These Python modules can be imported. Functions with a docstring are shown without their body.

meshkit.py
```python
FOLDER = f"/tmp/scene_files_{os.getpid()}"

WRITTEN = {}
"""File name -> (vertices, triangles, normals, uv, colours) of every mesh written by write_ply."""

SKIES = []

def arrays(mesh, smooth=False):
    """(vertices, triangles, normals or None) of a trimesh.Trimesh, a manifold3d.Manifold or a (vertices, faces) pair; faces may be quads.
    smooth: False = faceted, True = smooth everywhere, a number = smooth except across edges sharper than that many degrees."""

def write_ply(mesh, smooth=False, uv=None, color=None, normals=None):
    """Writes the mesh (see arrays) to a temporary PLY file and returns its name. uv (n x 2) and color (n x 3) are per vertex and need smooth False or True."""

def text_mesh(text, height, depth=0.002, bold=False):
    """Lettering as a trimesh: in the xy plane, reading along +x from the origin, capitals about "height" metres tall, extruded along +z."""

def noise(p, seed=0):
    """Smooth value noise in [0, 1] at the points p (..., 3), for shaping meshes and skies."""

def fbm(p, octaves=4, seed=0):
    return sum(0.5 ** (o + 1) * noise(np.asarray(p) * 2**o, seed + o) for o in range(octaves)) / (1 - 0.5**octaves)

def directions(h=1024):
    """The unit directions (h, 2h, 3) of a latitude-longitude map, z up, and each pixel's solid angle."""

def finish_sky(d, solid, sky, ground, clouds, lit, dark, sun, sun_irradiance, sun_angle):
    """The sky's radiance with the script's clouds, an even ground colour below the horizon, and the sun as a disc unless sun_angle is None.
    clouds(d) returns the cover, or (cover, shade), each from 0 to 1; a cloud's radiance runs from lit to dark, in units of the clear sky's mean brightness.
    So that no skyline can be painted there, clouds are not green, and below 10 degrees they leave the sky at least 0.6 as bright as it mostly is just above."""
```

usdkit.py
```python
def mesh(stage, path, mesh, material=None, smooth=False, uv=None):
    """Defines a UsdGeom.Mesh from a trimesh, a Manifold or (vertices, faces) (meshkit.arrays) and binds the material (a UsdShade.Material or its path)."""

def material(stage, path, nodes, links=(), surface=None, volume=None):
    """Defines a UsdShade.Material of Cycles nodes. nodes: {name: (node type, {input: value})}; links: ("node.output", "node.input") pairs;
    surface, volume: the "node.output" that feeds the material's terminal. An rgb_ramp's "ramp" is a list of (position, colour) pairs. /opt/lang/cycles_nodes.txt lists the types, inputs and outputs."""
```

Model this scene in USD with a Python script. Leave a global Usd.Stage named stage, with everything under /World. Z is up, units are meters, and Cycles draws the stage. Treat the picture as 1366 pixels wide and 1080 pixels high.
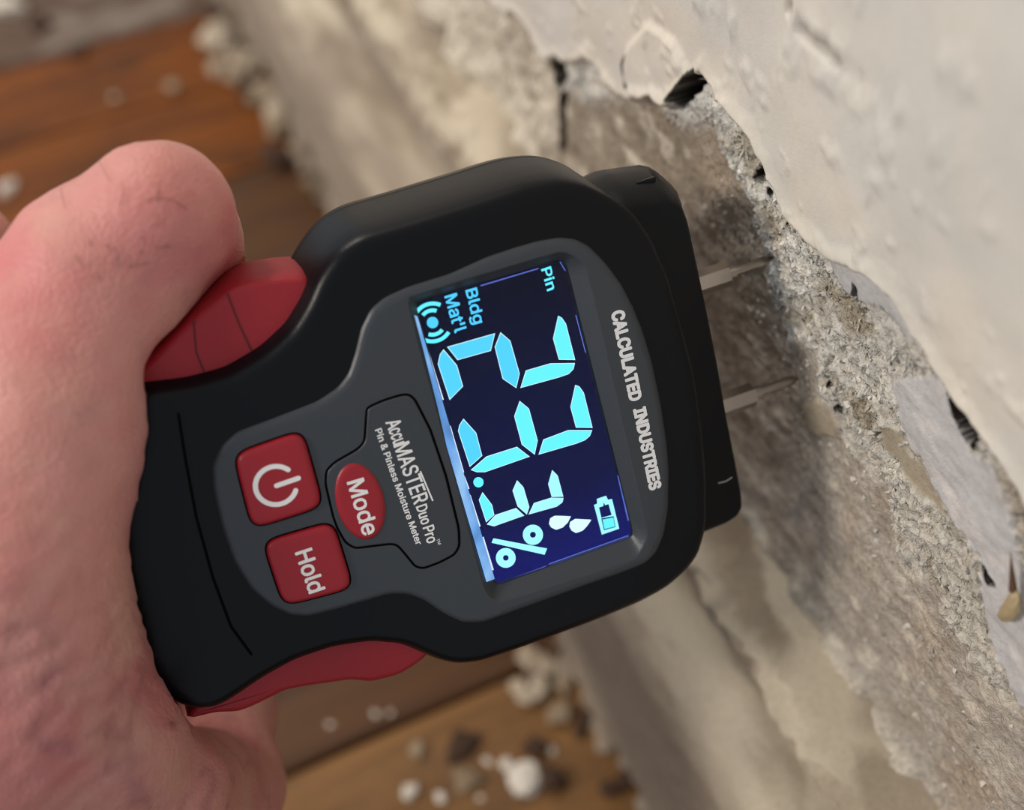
import math, random
import numpy as np, trimesh, shapely
from shapely.geometry import Polygon, LineString, Point
from scipy import ndimage
from pxr import Usd, UsdGeom, UsdLux, UsdShade, Gf, Sdf, Vt
import usdkit, meshkit
from meshkit import fbm, noise, text_mesh

rnd = random.Random(7)
stage = Usd.Stage.CreateInMemory()
UsdGeom.SetStageUpAxis(stage, 'Z'); UsdGeom.SetStageMetersPerUnit(stage, 1.0)
UsdGeom.Xform.Define(stage, '/World'); UsdGeom.Scope.Define(stage, '/World/Looks')

# ---------------------------------------------------------------- camera pose (mm): x into the wall, y along the wall, z up; floor z = 0
F = 1465.0
FLOOR = 200.0                       # the pins touch the wall 200 mm above the floor
X = np.array([.91, -.345, .23]); X /= np.linalg.norm(X)
Y = np.array([-.41, -.70, .585]); Y -= X * (Y @ X); Y /= np.linalg.norm(Y)
R = np.array([X, Y, np.cross(X, Y)])                   # world = R @ cam (cam: right, down, forward)
C = -(R @ (np.array([364 / F, -115 / F, 1]) * 195)) + [0, 0, FLOOR]
def ray(p): return np.array([(p[0] - 683) / F, (p[1] - 540) / F, 1.0])
def onx(p, x0=0.0): d = R @ ray(p); return C + d * ((x0 - C[0]) / d[0])
def onz(p, z0=0.0): d = R @ ray(p); return C + d * ((z0 - C[2]) / d[2])
def camw(p): return C + np.asarray(p, float) @ R.T     # camera-frame mm -> world mm
def at(px, py, depth): return camw(ray((px, py)) * depth)

cam = UsdGeom.Camera.Define(stage, '/World/camera')
m = Gf.Matrix4d(1.0)
for i, v in enumerate((R[:, 0], -R[:, 1], -R[:, 2], C * 1e-3)):
    m.SetRow(i, Gf.Vec4d(*map(float, v), 1.0 if i == 3 else 0.0))
cam.AddTransformOp().Set(m)
cam.CreateHorizontalApertureAttr(36.0); cam.CreateFocalLengthAttr(36.0 * F / 1366)
cam.CreateClippingRangeAttr(Gf.Vec2f(0.01, 100)); cam.CreateFStopAttr(7.8); cam.CreateFocusDistanceAttr(0.177)
cam.CreateExposureAttr(0.0)

# ---------------------------------------------------------------- lights: a warm room lamp low across the room, weak room fill
def lamp(path, pos, target, w, h, power, col):
    l = UsdLux.RectLight.Define(stage, path)
    d = np.array(pos, float) - np.array(target, float); d /= np.linalg.norm(d)
    s = np.cross([0, 0, 1.0], d); s /= np.linalg.norm(s); u = np.cross(d, s)
    mm = Gf.Matrix4d(1.0)
    for i, v in enumerate((s, u, d, pos)): mm.SetRow(i, Gf.Vec4d(*map(float, v), 1.0 if i == 3 else 0.0))
    l.AddTransformOp().Set(mm)
    l.CreateWidthAttr(w); l.CreateHeightAttr(h); l.CreateIntensityAttr(power); l.CreateColorAttr(Gf.Vec3f(*col))
L = np.array([-.84, .06, .54]); L /= np.linalg.norm(L)
lamp('/World/room_lamp', np.array([0, 0, .2]) + L * 2.2, (0, 0, .2), .42, .42, 53.0, (1.0, .905, .80))
L2 = np.array([-.20, .62, .76]); L2 /= np.linalg.norm(L2)
lamp('/World/ceiling_lamp', np.array([0, 0, .2]) + L2 * 1.9, (0, 0, .2), .26, .26, 54.0, (1.0, .90, .80))
dome = UsdLux.DomeLight.Define(stage, '/World/room_fill'); dome.CreateIntensityAttr(0.175); dome.CreateColorAttr(Gf.Vec3f(.86, .92, 1.0))

# ---------------------------------------------------------------- helpers
LK = '/World/Looks/'
def lin(r, g=None, b=None):
    c = np.array([r, r, r] if g is None else [r, g, b], float) / 255
    return tuple(np.where(c < .04045, c / 12.92, ((c + .055) / 1.055) ** 2.4))
def plain(name, col, rough=.5, bump=0.0, bscale=900, **kw):
    nodes = {'p': ('principled_bsdf', dict(base_color=col, roughness=rough, **kw))}; links = []
    if bump:
        nodes |= {'t': ('texture_coordinate', {}), 'n': ('noise_texture', dict(scale=bscale, detail=3)), 'b': ('bump', dict(strength=bump, distance=.0003))}
        links = [('t.object', 'n.vector'), ('n.fac', 'b.height'), ('b.normal', 'p.normal')]
    return usdkit.material(stage, LK + name, nodes, links, surface='p.BSDF')
def glow(name, col, strength=1.0):
    return usdkit.material(stage, LK + name, {'p': ('principled_bsdf', dict(base_color=(.01, .01, .02), roughness=.4, emission_color=col, emission_strength=strength))}, [], surface='p.BSDF')
used = {}
def numbered(path):
    k = used.get(path, 0); used[path] = k + 1
    return path if k == 0 else f'{path}_{k:03d}'
def tag(prim, label=None, cat=None, group=None, kind=None):
    for k, v in (('label', label), ('category', cat), ('group', group), ('kind', kind)):
        if v: prim.SetCustomDataByKey(k, v)
    return prim
def obj(name, mesh, mat, parent='/World', smooth=35):
    """one Mesh prim; mesh in mm in the parent's frame"""
    path = numbered(f'{parent}/{name}')
    v, f, nn = meshkit.arrays(mesh, smooth)
    usdkit.mesh(stage, path, (v, f), mat)
    mp = UsdGeom.Mesh(stage.GetPrimAtPath(path))
    mp.GetPointsAttr().Set(Vt.Vec3fArray.FromNumpy((v * 1e-3).astype(np.float32)))
    if nn is not None:
        mp.CreateNormalsAttr(Vt.Vec3fArray.FromNumpy(nn.astype(np.float32))); mp.SetNormalsInterpolation('vertex')
    return path
def primvar(path, name, arr):
    pv = UsdGeom.PrimvarsAPI(stage.GetPrimAtPath(path)).CreatePrimvar(name, Sdf.ValueTypeNames.Color3fArray, 'vertex')
    pv.Set(Vt.Vec3fArray.FromNumpy(np.asarray(arr, np.float32)))
def xform(name, origin=(0, 0, 0), basis=np.eye(3), scale=None):
    path = numbered('/World/' + name)
    x = UsdGeom.Xform.Define(stage, path)
    mm = Gf.Matrix4d(1.0)
    for i in range(3): mm.SetRow(i, Gf.Vec4d(*map(float, basis[i]), 0.0))
    mm.SetRow(3, Gf.Vec4d(*map(float, np.asarray(origin) * 1e-3), 1.0))
    x.AddTransformOp().Set(mm)
    return path
def grid_mesh(P):
    """(n, m, 3) points -> trimesh"""
    n, k = P.shape[:2]
    i = np.arange(n * k).reshape(n, k)
    a, b, c, d = i[:-1, :-1].ravel(), i[1:, :-1].ravel(), i[1:, 1:].ravel(), i[:-1, 1:].ravel()
    return trimesh.Trimesh(P.reshape(-1, 3), np.vstack([np.c_[a, b, c], np.c_[a, c, d]]), process=False)

# ================================================================ WALL
PAINT, GRIT, DAMP, DAMP2, BLUE, TAN, PALE, RUST = (np.array(lin(*c)) for c in ((202, 198, 190), (208, 206, 199), (152, 140, 124), (172, 164, 153), (185, 183, 182), (158, 147, 128), (210, 201, 184), (164, 148, 130)))
wall_mat = usdkit.material(stage, LK + 'old_plaster', {
    'a': ('attribute', {'attribute': 'albedo'}), 'z': ('attribute', {'attribute': 'rough'}),
    't': ('texture_coordinate', {}), 'n': ('noise_texture', dict(scale=900, detail=4, roughness=.6)), 'n2': ('noise_texture', dict(scale=2400, detail=2)),
    'r': ('rgb_ramp', {'ramp': [(0.25, (.62, .60, .57)), (.5, (1, 1, 1)), (.75, (1.25, 1.25, 1.25))]}),
    'mx': ('mix_color', dict(blend_type='multiply')), 'sep': ('separate_color', {}),
    'bs': ('math', dict(math_type='multiply', value2=.9)),
    'b': ('bump', dict(distance=.0006)), 'p': ('principled_bsdf', dict(roughness=.85, specular_ior_level=.3))},
    [('t.object', 'n.vector'), ('t.object', 'n2.vector'), ('n.fac', 'r.fac'), ('a.color', 'mx.a'), ('r.color', 'mx.b'), ('z.color', 'sep.color'), ('sep.r', 'mx.fac'),
     ('mx.result', 'p.base_color'), ('sep.r', 'bs.value1'), ('bs.value', 'b.strength'), ('n2.fac', 'b.height'), ('b.normal', 'p.normal')], surface='p.BSDF')

def edge_curve(pts):
    w = np.array([onx(p)[1:] for p in pts]); w = w[np.argsort(w[:, 0])]
    return lambda y: np.interp(y, w[:, 0], w[:, 1])
cream_edge = edge_curve([(560, -60), (690, 8), (735, 78), (760, 84), (790, 78), (812, 104), (830, 122), (850, 128), (905, 140), (945, 96), (962, 112), (985, 150), (1015, 185), (1040, 235), (1060, 280), (1085, 312), (1120, 337),
                         (1170, 360), (1200, 390), (1225, 430), (1245, 465), (1270, 498), (1310, 555), (1340, 600), (1366, 640), (1420, 740), (1500, 900)])
grit_edge = edge_curve([(560, 90), (700, 150), (745, 120), (800, 130), (908, 150), (937, 166), (966, 195), (982, 232), (1007, 265), (1011, 298), (1024, 336), (1032, 380), (1048, 410), (1052, 455), (1085, 480), (1100, 530),
                        (1122, 578), (1152, 615), (1181, 655), (1190, 720), (1235, 775), (1278, 820), (1306, 873), (1350, 929), (1420, 1030)])
damp_end = edge_curve([(640, 60), (700, 190), (760, 300), (900, 640), (940, 700), (1010, 800), (1080, 900), (1180, 1080), (1250, 1190)])
def wall_axis(segs):
    out = [segs[0][0]]
    for a, b, s0, s1 in segs:
        y = a
        while y < b - 1e-6:
            s = s0 + (s1 - s0) * (y - a) / (b - a); y = min(b, y + s); out.append(y)
    return np.array(out)
ys = wall_axis([(-330, -100, 14, .5), (-100, 60, .34, .34), (60, 150, .36, .7), (150, 420, .8, 4), (420, 1500, 6, 60)])
zs = wall_axis([(84, 104, .9, .45), (104, 232, .36, .36), (232, 300, .45, 3), (300, 1300, 4, 60)])
YY, ZZ = np.meshgrid(ys, zs, indexing='ij')
def f2(s, o=4, seed=0, sy=1.0): return fbm(np.stack([YY / s / sy, ZZ / s, np.zeros_like(YY)], -1), o, seed)
def step(d, w): t = np.clip(d / w * .5 + .5, 0, 1); return t * t * (3 - 2 * t)
jag = (f2(9, 4, 3) - .5) * 7 + (f2(2.2, 3, 5) - .5) * 2.4
d_cream = ZZ - cream_edge(YY) + jag * np.interp(YY, [-60, 0, 60, 110], [.7, .5, .8, 1.3])
d_grit = ZZ - grit_edge(YY) + (f2(7, 4, 9) - .5) * 11
d_damp = ZZ - damp_end(YY) + (f2(10, 4, 12) - .5) * 14
def patch(px, warp=2.0, seed=0):
    """signed distance (inside > 0) to a polygon on the wall traced in the photograph"""
    pg = np.array([onx(p)[1:] for p in px]); res = .35
    lo, hi = pg.min(0) - 12, pg.max(0) + 12
    gy, gz = np.arange(lo[0], hi[0], res), np.arange(lo[1], hi[1], res)
    GY, GZ = np.meshgrid(gy, gz, indexing='ij')
    ins = shapely.contains_xy(Polygon(pg).buffer(0), GY, GZ)
    sd = (ndimage.distance_transform_edt(ins) - ndimage.distance_transform_edt(~ins)) * res
    wy, wz = (f2(6, 3, seed + 20) - .5) * warp * 2, (f2(6, 3, seed + 31) - .5) * warp * 2
    return ndimage.map_coordinates(sd, [(YY + wy - lo[0]) / res, (ZZ + wz - lo[1]) / res], order=1, mode='constant', cval=-12)
c4 = lambda l: [(900 + x / 2.7, 300 + y / 2.7) for x, y in l]
c5 = lambda l: [(900 + x / 2.51, 650 + y / 2.51) for x, y in l]
blue = np.maximum(patch(c4([(560, 115), (640, 130), (740, 165), (830, 250), (890, 370), (900, 430), (850, 420), (800, 350), (740, 280), (690, 270), (640, 250), (600, 190)]), 1.0, 1),
                  patch(c4([(770, 580), (850, 540), (930, 540), (985, 590), (1020, 700), (1070, 820), (1150, 860), (1190, 960), (1220, 1080)]) + c5([(1140, 150), (1170, 300), (1240, 420), (1240, 760), (1170, 720), (1120, 600), (1060, 460), (1040, 240), (950, 130), (880, 0)]) + c4([(940, 960), (890, 840), (850, 820), (810, 690)]), .8, 4))
tan = np.maximum(patch(c4([(735, 720), (790, 740), (845, 825), (890, 845), (940, 960), (985, 1060), (900, 980), (800, 850), (740, 800)]), 1.0, 7), patch(c4([(450, 620), (560, 650), (600, 740), (560, 770), (470, 740)]), 1.2, 8))
rust = np.maximum(patch([(930, 180), (962, 200), (975, 240), (960, 262), (940, 240), (925, 205)], 1.5, 9), patch([(1345, 585), (1420, 720), (1420, 800), (1340, 660)], 1.5, 10))
rust = np.maximum(rust, patch([(1250, 1020), (1300, 1010), (1340, 1080), (1270, 1100)], 3, 11))
holes = [patch(p, .35, 13 + i) for i, p in enumerate((
    [(1016, 212), (1024, 210), (1028, 222), (1024, 236), (1014, 236), (1013, 228), (1020, 222)], [(1027, 250), (1033, 254), (1035, 263), (1028, 260)], [(1050, 282), (1055, 284), (1056, 297), (1052, 298)],
    [(1264, 508), (1272, 520), (1280, 545), (1300, 578), (1306, 594), (1300, 600), (1288, 580), (1272, 552), (1265, 525)], [(1146, 378), (1150, 378), (1150, 395), (1142, 398)],
    [(1103, 500), (1108, 500), (1110, 514), (1106, 515)], [(1114, 538), (1122, 536), (1121, 548), (1113, 546)], [(734, 92), (744, 80), (752, 84), (752, 112), (745, 118), (738, 108)], [(746, 108), (751, 108), (757, 190), (752, 205), (748, 160)],
    [(1316, 752), (1324, 768), (1332, 778), (1322, 774)], [(912, 128), (938, 90), (942, 96), (936, 118), (926, 134), (914, 142)], [(840, 84), (848, 70), (849, 110), (845, 112)]))]
hole = np.max(np.stack(holes), 0)
splinter_px = (1349, 812)
crack = patch([(1060, 2), (1090, 34), (1120, 60), (1160, 92), (1170, 104), (1164, 104), (1118, 66), (1086, 40), (1056, 8)], .8, 40)
k_cream, k_grit, k_damp = step(d_cream, .7), step(d_grit, 3.0), step(d_damp, 6)
k_blue, k_tan, k_rust = step(blue, .5), step(tan, .8), step(rust, 3)
far = step(YY - 92, 5) * step(-d_cream, 1)                   # pale lumpy filler beyond the crack
lo, mid, hi = f2(30, 4, 50), f2(6, 4, 51), f2(1.6, 3, 52)
fib = f2(3.2, 4, 53, 2.6)                                    # brushed, drawn out along the wall
fine = f2(.9, 2, 54)
h = (lo - .5) * 3.0
h_cream = 1.9 + (f2(22, 3, 60) - .5) * 1.6 + np.clip(f2(5, 3, 61) - .62, 0, 1) * 2.6 + .9 * step(-(d_cream - 2.2), 2.0) * (mid + .15)
h_grit = .3 + (hi - .5) * 1.5 + (f2(4, 3, 67) - .5) * 1.6 + (fine - .5) * 1.2 - np.clip(.40 - f2(1.1, 2, 66), 0, 1) * 11
h_damp = (mid - .5) * 2.0 + (fib - .5) * 1.5 + (fine - .5) * .5 - .5
h_far = .6 + (mid - .5) * 5 + (hi - .5) * 1.6
hx = h_damp * (1 - k_grit) + h_grit * k_grit
hx = hx * (1 - far) + h_far * far
hx = hx * (1 - k_blue) + (.55 + (f2(7, 3, 70) - .5) * .9 + (f2(2.2, 3, 71, 2) - .5) * .45) * k_blue
hx = hx * (1 - k_tan) + (.1 + (f2(5, 2, 72) - .5) * .5) * k_tan
hx = hx * (1 - k_cream) + h_cream * k_cream
hx += h * np.interp(d_cream, [0, 20], [1, .4])
bulge = step(-(ZZ - damp_end(YY)) + 0, 10)                   # crumbling foot where the render meets the board
hx += bulge * (2.0 + (mid - .5) * 5)
foot = 119 + 33 * np.interp(YY, [-60, 0, 60, 130], [.42, .6, .95, 1.35])
k_streak = step(-(ZZ - foot - 3.5) + (f2(8, 3, 98) - .45) * 12, 2.5) * (YY < 70)
hx += k_streak * (1.2 + (mid - .4) * 5 + (hi - .5) * 1.6)
k_hole = step(hole - .15, .25)
hx -= k_hole * 11 + np.clip(hole, 0, 3) * 6
hx -= step(crack, .35) * 1.3
# peeling flake lip
lip = patch([(850, 60), (880, 28), (915, 50), (935, 95), (908, 140), (862, 122), (846, 100)], .5, 41)
hx += step(lip, 1.2) * (1.0 + np.clip(-(ZZ - cream_edge(YY) - 4), 0, 6) * .25) * k_cream
# colour of the materials, with crack and holes painted darker
def lerp(a, b, k): return a + (b - a) * np.clip(k, 0, 1)[..., None]
col = lerp(np.broadcast_to(DAMP, YY.shape + (3,)), DAMP2, step(-(YY + 6) + (lo - .5) * 40, 16))
col = lerp(col, DAMP * .66, np.clip((f2(5, 4, 80) - .52) * 4, 0, 1) * np.interp(YY, [-50, 0, 15], [.25, .5, .7]))
col = lerp(col, PALE, np.clip((f2(4, 4, 81, 1.8) - .58) * 6, 0, 1) * .8)
col = lerp(col, RUST, np.clip((f2(11, 3, 82) - .59) * 5, 0, 1) * .55)
g = lerp(np.broadcast_to(GRIT, YY.shape + (3,)), np.array(lin(226, 220, 208)), np.clip((f2(2.2, 3, 83) - .55) * 6, 0, 1))
g = lerp(g, TAN, np.clip((f2(8, 4, 84) - .54) * 5, 0, 1) * .8 + np.interp(YY, [-60, -15, 5], [.5, .25, 0]))
col = lerp(col, g, k_grit)
pale = lerp(np.broadcast_to(PALE, YY.shape + (3,)), DAMP, np.clip((f2(9, 4, 85) - .5) * 5, 0, 1) * .75)
col = lerp(col, pale, far)
col = lerp(col, PALE, k_streak * np.clip((mid - .4) * 4, .1, .85))
col = lerp(col, np.broadcast_to(TAN, col.shape), k_tan)
bl = lerp(np.broadcast_to(BLUE, col.shape), np.array(lin(205, 200, 196)), np.clip((f2(3, 3, 86, 2) - .55) * 6, 0, 1) * .7)
col = lerp(col, bl, k_blue)
col = lerp(col, np.broadcast_to(RUST, col.shape), k_rust * .8 * (1 - k_cream))
cr = lerp(np.broadcast_to(PAINT, col.shape), np.array(lin(216, 205, 188)), np.clip((f2(18, 3, 87) - .45) * 3, 0, 1) * .6)
cr = lerp(cr, PALE, np.clip(1 - d_cream / 5, 0, 1) * .5)
col = lerp(col, cr, k_cream)
col = lerp(col, np.broadcast_to(np.array(lin(120, 108, 94)), col.shape), step(crack - .1, .3) * .6)
col = lerp(col, np.broadcast_to(np.array(lin(34, 26, 20)), col.shape), step(hole + .45, .3))  # holes near black: shade of the cavities put into the colour
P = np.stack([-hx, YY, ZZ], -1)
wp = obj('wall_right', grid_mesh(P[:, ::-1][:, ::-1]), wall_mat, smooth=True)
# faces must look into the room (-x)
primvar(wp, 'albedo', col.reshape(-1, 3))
rough = np.clip(1 - k_cream * .88 - k_blue * .65 - k_tan * .6, .06, 1)
primvar(wp, 'rough', np.repeat(rough.reshape(-1, 1), 3, 1))
tag(stage.GetPrimAtPath(wp), 'cream plastered wall with blown, crumbling plaster and bare damp render along its foot', kind='structure')

# crumbs of the broken plaster that still cling to the wall: chips of a millimetre or two, past counting
rg_ = np.random.default_rng(21)
wgt = (k_grit * (1 - k_cream) * (1 - k_blue) * (1 - k_tan) * (1 - far) * (ZZ < 260) * (YY < 110)) * np.clip((f2(5, 3, 99) - .34) * 4, .05, 1) + .16 * (1 - k_grit) * (1 - far) * (1 - k_cream) * (ZZ > foot) * (YY < 60) * np.clip((f2(7, 3, 100) - .45) * 6, 0, 1)
cell = np.gradient(ys)[:, None] * np.gradient(zs)[None, :]; wgt = (wgt * cell).ravel(); wgt /= wgt.sum()
pick = rg_.choice(wgt.size, 9000, p=wgt)
oct_ = np.array([(1, 0, 0), (-1, 0, 0), (0, 1, 0), (0, -1, 0), (0, 0, 1), (0, 0, -1)], float); of_ = np.array([(0, 2, 4), (2, 1, 4), (1, 3, 4), (3, 0, 4), (2, 0, 5), (1, 2, 5), (3, 1, 5), (0, 3, 5)])
P_, CO = P.reshape(-1, 3) if False else np.stack([-hx, YY, ZZ], -1).reshape(-1, 3), col.reshape(-1, 3)
gv, gf, gc = [], [], []
for n_, i in enumerate(pick):
    q_, r_ = np.linalg.qr(rg_.normal(size=(3, 3)))
    sz = min(.85, .16 + rg_.gamma(1.5, .17))
    o = (oct_ * [1, rg_.uniform(.5, 1), rg_.uniform(.2, .5)] + rg_.normal(0, .16, (6, 3))) * sz
    gv.append(o @ q_.T + P_[i] + [-.25 * sz, 0, 0]); gf.append(of_ + 6 * n_); gc.append(np.repeat([CO[i] * rg_.uniform(.75, 1.15) * .6 + .4 * GRIT * rg_.uniform(.55, 1.15)], 6, 0))
gp = obj('plaster_grit', (np.vstack(gv), np.vstack(gf)), wall_mat, wp, smooth=False)
primvar(gp, 'albedo', np.vstack(gc)); primvar(gp, 'rough', np.full((len(pick) * 6, 3), .1))
tag(stage.GetPrimAtPath(gp), 'tiny chips of broken plaster clinging to the bare strip', kind='stuff')

# ================================================================ BASEBOARD (a tall moulded board, old paint)
yb = wall_axis([(-330, -90, 8, 1.2), (-90, 240, .9, 1.3), (240, 700, 1.6, 6), (700, 1500, 10, 60)])
prof = np.array([(-27, 0), (-27.5, 40), (-28, 88), (-28, 101), (-26.6, 108), (-24.0, 113.5), (-20.5, 117.5), (-16, 119.5), (-12.2, 120.4), (-10.2, 122.5), (-9.8, 127), (-10.6, 131), (-13.0, 134), (-15.0, 137), (-15.8, 141), (-15.4, 145), (-13.6, 148.6), (-10.4, 151), (-5, 152), (2, 152.4), (8, 152.4)], float)
t = np.r_[0, np.cumsum(np.linalg.norm(np.diff(prof, axis=0), axis=1))]
tt = np.linspace(0, t[-1], 170); pr = np.c_[np.interp(tt, t, prof[:, 0]), np.interp(tt, t, prof[:, 1])]
pr[:, 0] = ndimage.gaussian_filter1d(pr[:, 0], 1.6, mode='nearest'); pr[:, 1] = ndimage.gaussian_filter1d(pr[:, 1], 1.6, mode='nearest')
BY, BT = np.meshgrid(yb, np.arange(len(pr)), indexing='ij')
bx, bz = np.broadcast_to(pr[:, 0], BY.shape).copy(), np.broadcast_to(pr[:, 1], BY.shape).copy()
bz = np.where(bz > 119, 119 + (bz - 119) * np.interp(BY, [-60, 0, 60, 130], [.42, .6, .95, 1.35]), bz)
q = np.stack([bx, BY, bz], -1)
rot = np.clip(1 - bz / np.interp(BY, [60, 200], [34, 58]), 0, 1) * np.clip(fbm(q / 14, 4, 90) * 3.4 - .95, 0, 1)
chip = np.clip((fbm(q / np.array([10, 24, 10]), 4, 91) - .50) * 9, 0, 1) * np.interp(BT / 169., [.55, .68, .8, .9], [.12, .75, .7, 1])
bx += rot * 15 - chip * 1.1 * (1) * np.interp(bz, [0, 130], [-1, -1]) - (fbm(q / 40, 3, 92) - .5) * 3 - (fbm(q / 5, 3, 93) - .5) * np.interp(BT / 169., [.6, .8, .9], [1.2, 1.4, 6.5])
bx -= (fbm(q / 2.6, 3, 97) - .42) * np.interp(BT / 169., [.78, .85, .95, 1], [0, 4.5, 3, 0])
bz += (fbm(q / np.array([30, 30, 30]), 3, 94) - .5) * 3 * np.interp(bz, [0, 60], [0, 1])
bp = obj('baseboard_right', grid_mesh(np.stack([bx, BY, bz], -1)), wall_mat, smooth=True)
BASE = np.array(lin(150, 137, 121))
bc = lerp(np.broadcast_to(BASE, BY.shape + (3,)), np.array(lin(200, 188, 166)), np.clip((fbm(q / np.array([16, 34, 16]), 3, 95) - .38) * 5, 0, 1) * np.interp(BT / 169., [.52, .6, .7, .76, .8, .86, .94], [.0, .8, .9, .05, .05, .85, .9]))  # pale bead and lip, darker groove: light and shade put into the colour
bc = lerp(bc, np.array(lin(112, 94, 74)), chip * .5)
bc = lerp(bc, np.array(lin(62, 46, 34)), np.clip(rot * 1.3, 0, 1))
primvar(bp, 'albedo', bc.reshape(-1, 3)); primvar(bp, 'rough', np.full((bc[..., 0].size, 3), .35))
tag(stage.GetPrimAtPath(bp), 'tall moulded baseboard in chipped beige paint, rotten along the floor', kind='structure')

# ================================================================ FLOOR of planks that run up to the wall
UsdGeom.Xform.Define(stage, '/World/floor')
tag(stage.GetPrimAtPath('/World/floor'), 'worn varnished brown plank floor with open joints', kind='structure')
def wood(name, dark, light, dirt):
    return usdkit.material(stage, LK + name, {
        't': ('texture_coordinate', {}), 'm': ('mapping', dict(scale=(9, 90, 90))), 'n': ('noise_texture', dict(scale=1.0, detail=6, roughness=.65, distortion=.6)),
        'r': ('rgb_ramp', {'ramp': [(.3, dark), (.55, light), (.75, tuple(np.array(light) * 1.15))]}),
        'm2': ('mapping', dict(scale=(14, 26, 26))), 'n2': ('noise_texture', dict(scale=1.0, detail=5, roughness=.7)),
        'r2': ('rgb_ramp', {'ramp': [(.5, (0, 0, 0)), (.68, (.8, .8, .8))]}), 'mx': ('mix_color', dict(b=dirt)),
        'b': ('bump', dict(strength=.3, distance=.0006)), 'p': ('principled_bsdf', dict(roughness=.48, specular_ior_level=.18))},
        [('t.object', 'm.vector'), ('m.vector', 'n.vector'), ('n.fac', 'r.fac'), ('t.object', 'm2.vector'), ('m2.vector', 'n2.vector'), ('n2.fac', 'r2.fac'), ('r2.color', 'mx.fac'), ('r.color', 'mx.a'),
         ('mx.result', 'p.base_color'), ('n.fac', 'b.height'), ('b.normal', 'p.normal')], surface='p.BSDF')
W_OR = wood('orange_varnish', lin(74, 36, 7), lin(120, 66, 16), lin(60, 36, 18))
W_DK = wood('dark_plank', lin(54, 34, 17), lin(86, 56, 32), lin(84, 66, 50))
W_GR = wood('grey_plank', lin(66, 50, 40), lin(98, 78, 64), lin(150, 140, 130))
W_TN = wood('tan_plank', lin(92, 64, 36), lin(128, 92, 54), lin(98, 74, 52))
def plank(y0, y1, x0, x1, mat):
    w = trimesh.creation.box([1, 1, 1]); w = w.subdivide()
    ch = Polygon([(y0 + .9, -18), (y1 - .9, -18), (y1 - .9, -1.1), (y1 - 2.0, 0), (y0 + 2.0, 0), (y0 + .9, -1.1)])
    e = trimesh.creation.extrude_polygon(ch, x1 - x0, engine='earcut')       # (y, z, x)
    v = e.vertices[:, [2, 0, 1]] + [x0, 0, rnd.uniform(-.9, .2)]
    return obj('plank', trimesh.Trimesh(v, e.faces[:, ::-1] if np.linalg.det([[0, 0, 1], [1, 0, 0], [0, 1, 0]]) < 0 else e.faces, process=False), mat, '/World/floor', smooth=False)
tone = {-2: W_TN, -1: W_TN, 0: W_TN, 1: W_DK, 2: W_OR, 3: W_OR, 4: W_DK, 5: W_OR, 6: W_OR, 7: W_GR, 8: W_GR, 9: W_OR, 10: W_GR}
for k in range(-4, 14):
    plank(48 + 75 * (k - 1), 48 + 75 * k, -900, 6 if k % 3 else -2, tone.get(k, W_DK))
sub = trimesh.creation.box([1100, 1500, 10]); sub.apply_translation([-450, 300, -25])
obj('subfloor', sub, plain('subfloor_dirt', lin(40, 30, 22), .95), '/World/floor', smooth=False)

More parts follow.
